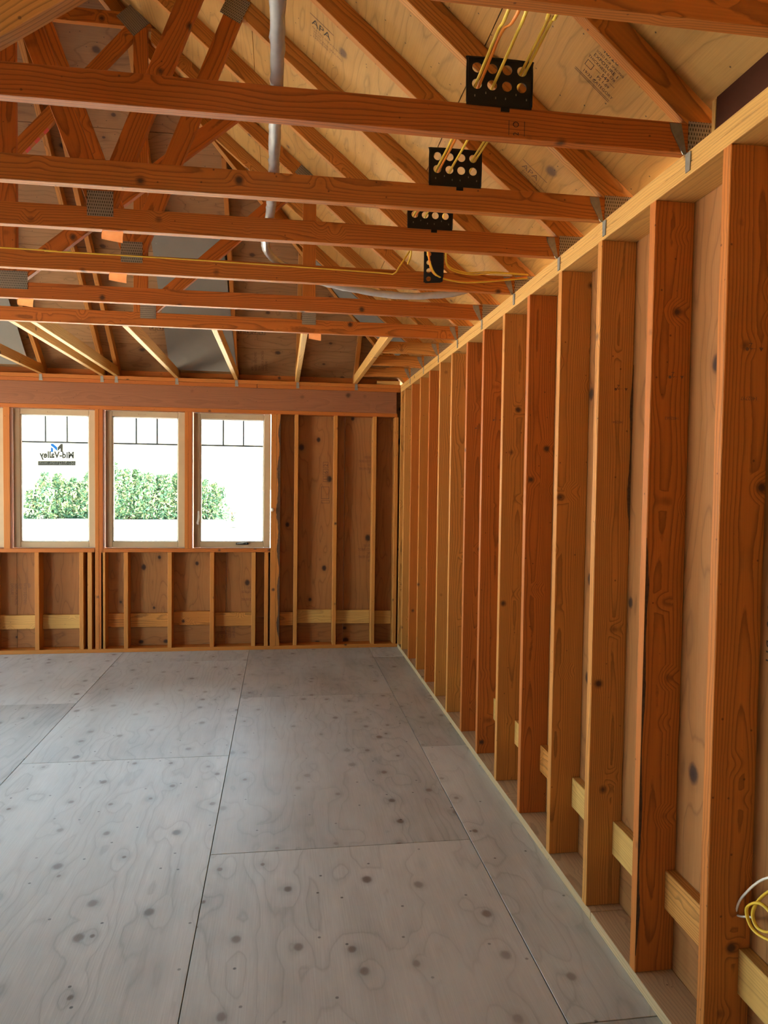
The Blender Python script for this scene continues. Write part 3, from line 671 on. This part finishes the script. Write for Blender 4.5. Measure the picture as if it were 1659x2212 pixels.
# end jacks from the girder to the far wall
HRB = ((YF, 2.839), (1, -S))
for x, lab in ((.735, 'end jack truss nearest the right wall, slanting down left to the corner'), (.135, 'end jack just right of centre, beside an orange tag, nearly upright in view'),
               (-.478, 'end jack truss in front of the right edge of the grey baffle panel'), (-1.062, 'end jack truss left of the large grey baffle panel'),
               (-1.640, 'right one of the close pair of end jack trusses, rough wavy top edge'), (-1.775, 'left one of the close pair of end jack trusses'),
               (-2.345, 'end jack truss at the left photo edge just above the header')):
    t = empty('end_jack_truss', (x+T/2, YF, ZT), lab, 'truss', 'end jacks of the hip roof')
    member('bottom_chord', (5.021, ZT+.0445), (YF+SD, ZT+.0445), None, HRB, x, t, FIR_PALE, axis='yz')
    ye = max(hipY(x)+.06, RY+.05)
    zz = lambda y: 2.839 + S*(YF-y) + .058
    member('top_chord', (ye, zz(ye)), (YF+OV, zz(YF+OV)), ((ye, 0), (0, 1)), ((YF+OV-.002, 0), (0, 1)), x, t, FIR, axis='yz')
    tie(0, t, True, x)
# hip rafters
for sgn, lab in ((1, 'sloping hip rafter running up from the far right corner'), (-1, 'sloping hip rafter running up from the far left corner')):
    base = V((XW if sgn > 0 else XL, YF, 0)); d = V((-sgn, -1, S)); a = base+V((sgn*.3, .3, 2.955-.3*S-.075)); L = (XW-XR)
    bd = a + d*(L+.25)
    props(board('hip_rafter', a, bd, (0, 0, 1), .118, T, FIR), lab, 'rafter')
# corner backing block lying on the far plates
props(board('corner_block', (.98, YF+.06, ZT+.021), (XW-.006, YF+.03, ZT+.021), (0, 0, 1), .04, .05, FIR_PALE), 'short loose timber block lying on the far top plate in the corner', 'block')
# temporary brace below the nearest truss
props(board('diagonal_brace', (-4.14, 1.479, .074), (-.06, 1.479, 2.930), (0, 0, 1), .089, T, FIR), 'diagonal timber brace cutting across the top left photo corner', 'brace')

# ------------------------------------------------------------------ grey baffle boards under the deck
def baffle(name, pts, n, lab):
    pts = [V(p) for p in pts]; c = sum(pts, V())/len(pts)
    x = (pts[1]-pts[0]).normalized(); M = frame(c, x, (pts[2]-pts[1]))
    Mi = M.inverted(); poly = [tuple((Mi @ p)[:2]) for p in pts]
    o = prism(name, poly, .004, GREYB, M, None, 0)
    return props(o, lab, 'panel', 'grey baffle panels')
def hb(x, y, o=.119): return (x, y, 2.955 + S*(YF-y) - o)
def rb(x, y, o=.119): return (x, y, 2.955 - S*(x-XW) - o)
b1 = baffle('baffle_panel', [hb(-1.105, 7.40), hb(-.452, 7.40), hb(-.505, 6.27), hb(-1.098, 6.27)], 0, 'large grey board hanging under the hip deck above the windows')
for q in ((-.50, 7.3), (-.50, 6.9), (-1.06, 6.33), (-1.06, 6.42), (-.55, 6.4)):
    bm = bmesh.new(); bmesh.ops.create_cone(bm, cap_ends=True, segments=8, radius1=.007, radius2=.007, depth=.003); me = bpy.data.meshes.new('screw'); bm.to_mesh(me); bm.free()
    p = V(hb(q[0], q[1], .1225)); obj('screw', me, STEEL, frame(p, (1, 0, 0), (0, -1, S)), b1)
baffle('baffle_panel', [rb(1.10, 6.24), rb(1.10, 6.85), rb(.52, 6.78), rb(.22, 6.24)], 0, 'grey board under the right roof slope near the corner jacks')
baffle('baffle_panel', [hb(-2.96, 7.40), hb(-2.43, 7.40), hb(-2.40, 6.6), hb(-2.96, 6.6)], 0, 'grey board at the left photo edge above the header beam')

# ------------------------------------------------------------------ cable brackets (black, holes cut through)
def plate_with_holes(w_, h, holes, r, corner, cut=None):
    """flat plate in local x,y (origin bottom left) meshed cell by cell around round holes"""
    bm = bmesh.new(); t = .003
    xs = sorted({0, w_} | {round(x-d, 5) for x, y in holes for d in (-r*1.35, r*1.35)}); ysl = sorted({0, h} | {round(y-d, 5) for x, y in holes for d in (-r*1.35, r*1.35)})
    for i in range(len(xs)-1):
        for j in range(len(ysl)-1):
            x0, x1, y0, y1 = xs[i], xs[i+1], ysl[j], ysl[j+1]
            hit = [q for q in holes if x0 < q[0] < x1 and y0 < q[1] < y1]
            if not hit:
                c = [(x0, y0), (x1, y0), (x1, y1), (x0, y1)]; out = []
                for (px_, py_) in c:
                    if (px_ in (0, w_)) and (py_ == h or (cut and py_ == 0)):
                        sx = corner if px_ == 0 else -corner; sy = -corner if py_ == h else corner
                        p1, p2 = (px_, py_+sy), (px_+sx, py_)
                        a_mid = (px_+sx*.3, py_+sy*.3)
                        out += [p1, a_mid, p2] if (px_ == 0) == (py_ == h) else [p2, a_mid, p1]
                        if (px_ == 0 and py_ == h): out[-3:] = [p2, a_mid, p1]
                        if (px_ == w_ and py_ == h): out[-3:] = [p1, a_mid, p2]
                        if (px_ == w_ and py_ == 0): out[-3:] = [p2, a_mid, p1]
                        if (px_ == 0 and py_ == 0): out[-3:] = [p1, a_mid, p2]
                    else: out.append((px_, py_))
                bm.faces.new([bm.verts.new((*p, 0)) for p in out])
            else:
                hx, hy = hit[0]; N = 24; ring = [(hx+r*math.cos(2*math.pi*k/N), hy+r*math.sin(2*math.pi*k/N)) for k in range(N)]
                def edge(a):
                    dx, dy_ = math.cos(a), math.sin(a); ts = []
                    if dx > 1e-9: ts.append((x1-hx)/dx)
                    if dx < -1e-9: ts.append((x0-hx)/dx)
                    if dy_ > 1e-9: ts.append((y1-hy)/dy_)
                    if dy_ < -1e-9: ts.append((y0-hy)/dy_)
                    t_ = min(ts); return (hx+dx*t_, hy+dy_*t_)
                angs = sorted([2*math.pi*k/N for k in range(N)] + [math.atan2(cy-hy, cx-hx) % (2*math.pi) for cx in (x0, x1) for cy in (y0, y1)])
                for a, b in zip(angs, angs[1:]+[angs[0]+2*math.pi]):
                    if b-a < 1e-6: continue
                    q = [(hx+r*math.cos(a), hy+r*math.sin(a)), edge(a), edge(b), (hx+r*math.cos(b), hy+r*math.sin(b))]
                    bm.faces.new([bm.verts.new((*p, 0)) for p in q])
    bmesh.ops.remove_doubles(bm, verts=bm.verts, dist=1e-5); bmesh.ops.recalc_face_normals(bm, faces=bm.faces)
    ext = bmesh.ops.extrude_face_region(bm, geom=bm.faces[:]); vs = [v for v in ext['geom'] if isinstance(v, bmesh.types.BMVert)]
    bmesh.ops.translate(bm, verts=vs, vec=(0, 0, t)); bmesh.ops.recalc_face_normals(bm, faces=bm.faces)
    me = bpy.data.meshes.new('bracket_plate'); bm.to_mesh(me); bm.free(); return me
HX = [.031, .077, .122, .167]
big = plate_with_holes(.199, .136, [(x, z) for x in HX for z in (.060, .107)] + [(.025, .026), (.058, .036), (.088, .022), (.118, .022), (.15, .038), (.182, .026)][:0], .0150, .014)
for i, lab in ((1, 'largest black eight-hole cable bracket on the nearest full chord'), (2, 'middle-sized black eight-hole bracket on the second chord'), (3, 'black bracket half hidden between the second and third chords')):
    Y = TY[i]-.004; x0 = .527 if i == 1 else .535
    b = empty('cable_bracket', (x0+.1, Y, ZC), lab, 'bracket', 'black cable brackets on the truss chords')
    obj('bracket_plate', big, BLACK, frame((x0, Y, ZC-.006), (1, 0, 0), (0, 0, 1)), b)
    rim = [(x0+.002, Y-.003, ZC), (x0+.002, Y-.003, ZC+.115), (x0+.016, Y-.003, ZC+.128), (x0+.183, Y-.003, ZC+.128), (x0+.197, Y-.003, ZC+.115), (x0+.197, Y-.003, ZC)]
    tube('rolled_rim', rim, .0035, BLACK, b, 6, sub=4)
    prism('fixing_tab', [(-.013, -.014), (.013, -.014), (.013, .01), (-.013, .01)], .003, BLACK, frame((x0+.118, Y-.001, ZC-.004), (1, 0, 0), (0, 0, 1)), b, 0)
    for hx, hz in [(.025, .024), (.058, .034), (.088, .022), (.118, .022), (.15, .036), (.182, .024)]:
        prism('nail_slot', [(-.0015, -.003), (.0015, -.003), (.0015, .003), (-.0015, .003)], .0012, STEEL, frame((x0+hx, Y-.0030, ZC+hz-.004), (1, 0, 0), (0, 0, 1)), b, 0)
side = plate_with_holes(.100, .172, [(.026, .022), (.026, .064), (.026, .106), (.026, .148)], .0125, .016, True)
b = empty('cable_bracket', (.78, 3.70, ZT+.02), 'narrow black bracket hanging turned sideways in front of the fourth chord', 'bracket', 'black cable brackets on the truss chords')
obj('bracket_plate', side, BLACK, frame((.728, 3.712, 2.770), (.94, -.34, 0), (0, 0, 1)), b)
tube('rolled_rim', [(.822, 3.682, 2.94), (.822, 3.680, 2.80), (.806, 3.686, 2.772)], .004, BLACK, b, 6, sub=3)

# ------------------------------------------------------------------ cables
def cable(pts, mt, lab, r=.0048, flat=.6, name='electrical_cable'):
    return props(tube(name, pts, r, mt, None, 8, flat), lab, 'cable', 'cables run through the trusses')
y1, y2, y3, y4 = TY[1]-.004, TY[2]-.004, TY[3]-.004, 3.70
h1 = lambda i, row: (.527+HX[i], y1, ZC-.006+(.060, .107)[row])
def run(i, row, dx, mt, lab, xs, zs, dz=0, end=None):
    a = V(h1(i, row))+V((dx, 0, -.008)); d2 = V((.008, TY[2]-TY[1], 0)); d3 = V((.008, TY[3]-TY[1], 0))
    pts = [(xs-.02, .95, zs+.10), (xs, 1.56, zs), a+V((0, -.22, .022)), a, a+V((0, .28, -.02)), a+d2, a+d2+V((0, .22, -.015)), a+d3, a+d3+V((.02, .18, -.005))]
    pts += end or []
    cable(pts, mt, lab)
wx = lambda q, z: (XW+.08, q, z)
run(0, 0, -.006, YEL, 'leftmost yellow cable threaded through the large bracket', .497, 2.795, end=[(.62, 3.52, 2.93), (.65, 3.66, 2.90), (.645, 3.728, 2.87)])
run(0, 0, .005, ORA, 'orange cable beside the leftmost yellow one at the large bracket', .522, 2.795, end=[(.70, 3.50, 2.90), (.76, 3.66, 2.82), (.86, 3.705, 2.795), (1.02, 3.705, 2.795), (XW+.06, 3.70, 2.83)])
run(1, 0, 0, YEL, 'thick yellow cable in the second lower hole of the large bracket', .538, 2.795, end=[(.70, 3.52, 2.90), (.775, 3.66, 2.81), (.90, 3.70, 2.785), (1.04, 3.70, 2.79), (XW+.06, 3.69, 2.82)])
run(3, 1, -.005, YEL, 'thin yellow cable, left of the pair in the upper right hole', .592, 2.800, end=[(.80, 3.5, 2.92), (.84, 3.66, 2.86), (.95, 3.70, 2.835), (1.08, 3.70, 2.845), (XW+.06, 3.69, 2.84)])
run(3, 1, .007, YEL, 'rightmost yellow cable of the pair in the upper right hole', .612, 2.800, end=[(.80, 3.52, 2.91), (.85, 3.67, 2.845), (.98, 3.70, 2.825), (1.10, 3.70, 2.84), (XW+.06, 3.68, 2.835)])
cable([(-4.2, 3.732, 2.846), (-1.355, 3.733, 2.838), (-1.133, 3.733, 2.834), (-.709, 3.733, 2.833), (0, 3.733, 2.826), (.50, 3.733, 2.818), (.572, 3.730, 2.817), (.60, 3.70, 2.85), (.655, 3.66, 2.935), (.66, 3.45, 2.93)], YEL, 'long yellow cable stapled along the face of the fourth chord', .0062, .5)
for i, (x, Y, z, lab) in enumerate(((-.697, TY[3], 0, 'orange paper tag hanging under the third chord'), (-.811, TY[4], 0, 'orange paper tag hanging under the chord with the yellow cable'), (-1.45, TY[5], 0, 'orange paper tag near the left photo edge'), (.221, TY[6], 0, 'orange paper tag beside the central end jack'))):
    vs, fs = [], []
    for j in range(7):
        u = j/6; zz = ZT-.001-.044*u; yy = Y+.012-.012*math.sin(u*2.4)
        for s in (-.042, -.014, .014, .042): vs.append((x+s, yy-.004*abs(s)/.042*u+.002, zz-.006*(s/.042)*u))
    for j in range(6):
        for k in range(3): fs.append((4*j+k, 4*j+k+1, 4*j+k+5, 4*j+k+4))
    base = V((x, Y, ZT)); me = bpy.data.meshes.new('paper_tag'); me.from_pydata([V(v)-base for v in vs], [], fs)
    o = obj('paper_tag', me, TAG, Matrix.Translation(base)); 
    props(o, lab, 'tag', 'orange tags under the trusses')
# grey plastic-wrapped duct lying across the chords
dp = [(-.010, -.6, 2.875), (-.012, .9, 2.865), (-.014, 1.52, 2.862), (-.018, 1.8, 2.850), (-.021, 2.10, 2.862), (-.03, 2.4, 2.845), (-.036, 2.68, 2.860), (-.045, 2.9, 2.848), (-.056, 3.13, 2.862), (-.082, 3.42, 2.845), (-.07, 3.62, 2.850), (.0, 3.86, 2.866), (.15, 4.02, 2.85), (.42, 4.06, 2.812), (.69, 4.06, 2.792), (.95, 4.05, 2.815), (1.12, 4.04, 2.86), (XW+.10, 4.03, 2.86)]
tube_o = tube('flexible_duct', dp, .0195, DUCT, None, 12, sub=10, wob=.10); props(tube_o, 'grey plastic-wrapped duct laid across the tops of the chords', 'duct')
# cables curling out of the nearest stud bay
props(tube('loose_cable', [(1.345, 1.55, .76), (1.33, 1.742, .66), (1.32, 1.834, .556), (1.318, 1.862, .495), (1.322, 1.858, .482), (1.33, 1.80, .512)], .0035, WHT, None, 6), 'thin white wire bent over the nearest stud at the right edge', 'wire')
props(tube('loose_cable', [(1.34, 1.52, .80), (1.335, 1.70, .66), (1.328, 1.768, .59), (1.322, 1.795, .53), (1.322, 1.775, .500), (1.33, 1.735, .512), (1.325, 1.72, .565), (1.318, 1.765, .575), (1.312, 1.808, .535), (1.315, 1.79, .492), (1.322, 1.74, .490), (1.33, 1.66, .52)], .0062, YEL, None, 8, .6), 'coiled yellow cable at the right photo edge beside the nearest stud', 'cable')

# ------------------------------------------------------------------ outside: hedge, small bush, log
def foliage(name, blobs, n, size, base, lab, cat):
    vs, fs = [], []
    for k in range(n):
        b = random.choices(blobs, weights=[q[3]*q[4] for q in blobs])[0]
        a, z = random.uniform(0, 2*math.pi), random.random()
        rr = random.random()**.35*(1-.75*z**1.6)
        c = V((b[0]+b[3]*rr*math.cos(a), b[1]+b[3]*.8*rr*math.sin(a), b[2]+b[4]*z))
        s = size*random.uniform(.5, 1.3); u = V((random.gauss(0, 1), random.gauss(0, 1), random.gauss(.5, 1))).normalized(); v = u.cross(V((random.gauss(0, 1), random.gauss(0, 1), random.gauss(0, 1)))).normalized()
        i = len(vs); vs += [c-base-u*s-v*s*.1, c-base+v*s*.4, c-base+u*s*1.2, c-base-v*s*.4]; fs.append((i, i+1, i+2, i+3))
    me = bpy.data.meshes.new(name); me.from_pydata(vs, [], fs)
    e = empty(name, base, lab, cat); f = obj('foliage', me, LEAF, Matrix.Translation(base), e); f['kind'] = 'stuff'
    tube('stem', [(base.x, base.y, -.4), (base.x, base.y, base.z+blobs[0][4]*.7)], .05, BARK, e, 6)
    return e
hb_ = []
x = -13.4
while x < -3.2:
    hgt = 2.0+.55*math.sin(x*1.3+.4)+random.uniform(-.1, .2) if x < -9 else 1.9+random.uniform(-.15, .25)
    hgt = min(hgt+.2, .9+(x+13.6)*1.1)
    if x > -4.6: hgt = 1.3+(-x-3.2)*.5
    hb_.append((x, 41+random.uniform(-.5, .5), -.4, random.uniform(.45, .7), max(.8, hgt+.45))); x += .42
foliage('hedge', hb_, 26000, .12, V((-8.4, 41, -.4)), 'long sunlit green hedge seen through the windows', 'hedge')
foliage('small_bush', [(-2.75, 39, -.4, .35, .75), (-2.4, 39, -.4, .25, .5)], 420, .07, V((-2.6, 39, -.4)), 'small green bush seen through the right window', 'bush')
props(tube('fallen_log', [(-2.68, 33.6, -.31), (-2.3, 33.7, -.30), (-1.98, 33.6, -.31)], .10, LOGW, None, 8), 'grey log lying on pale ground outside the right window', 'log')
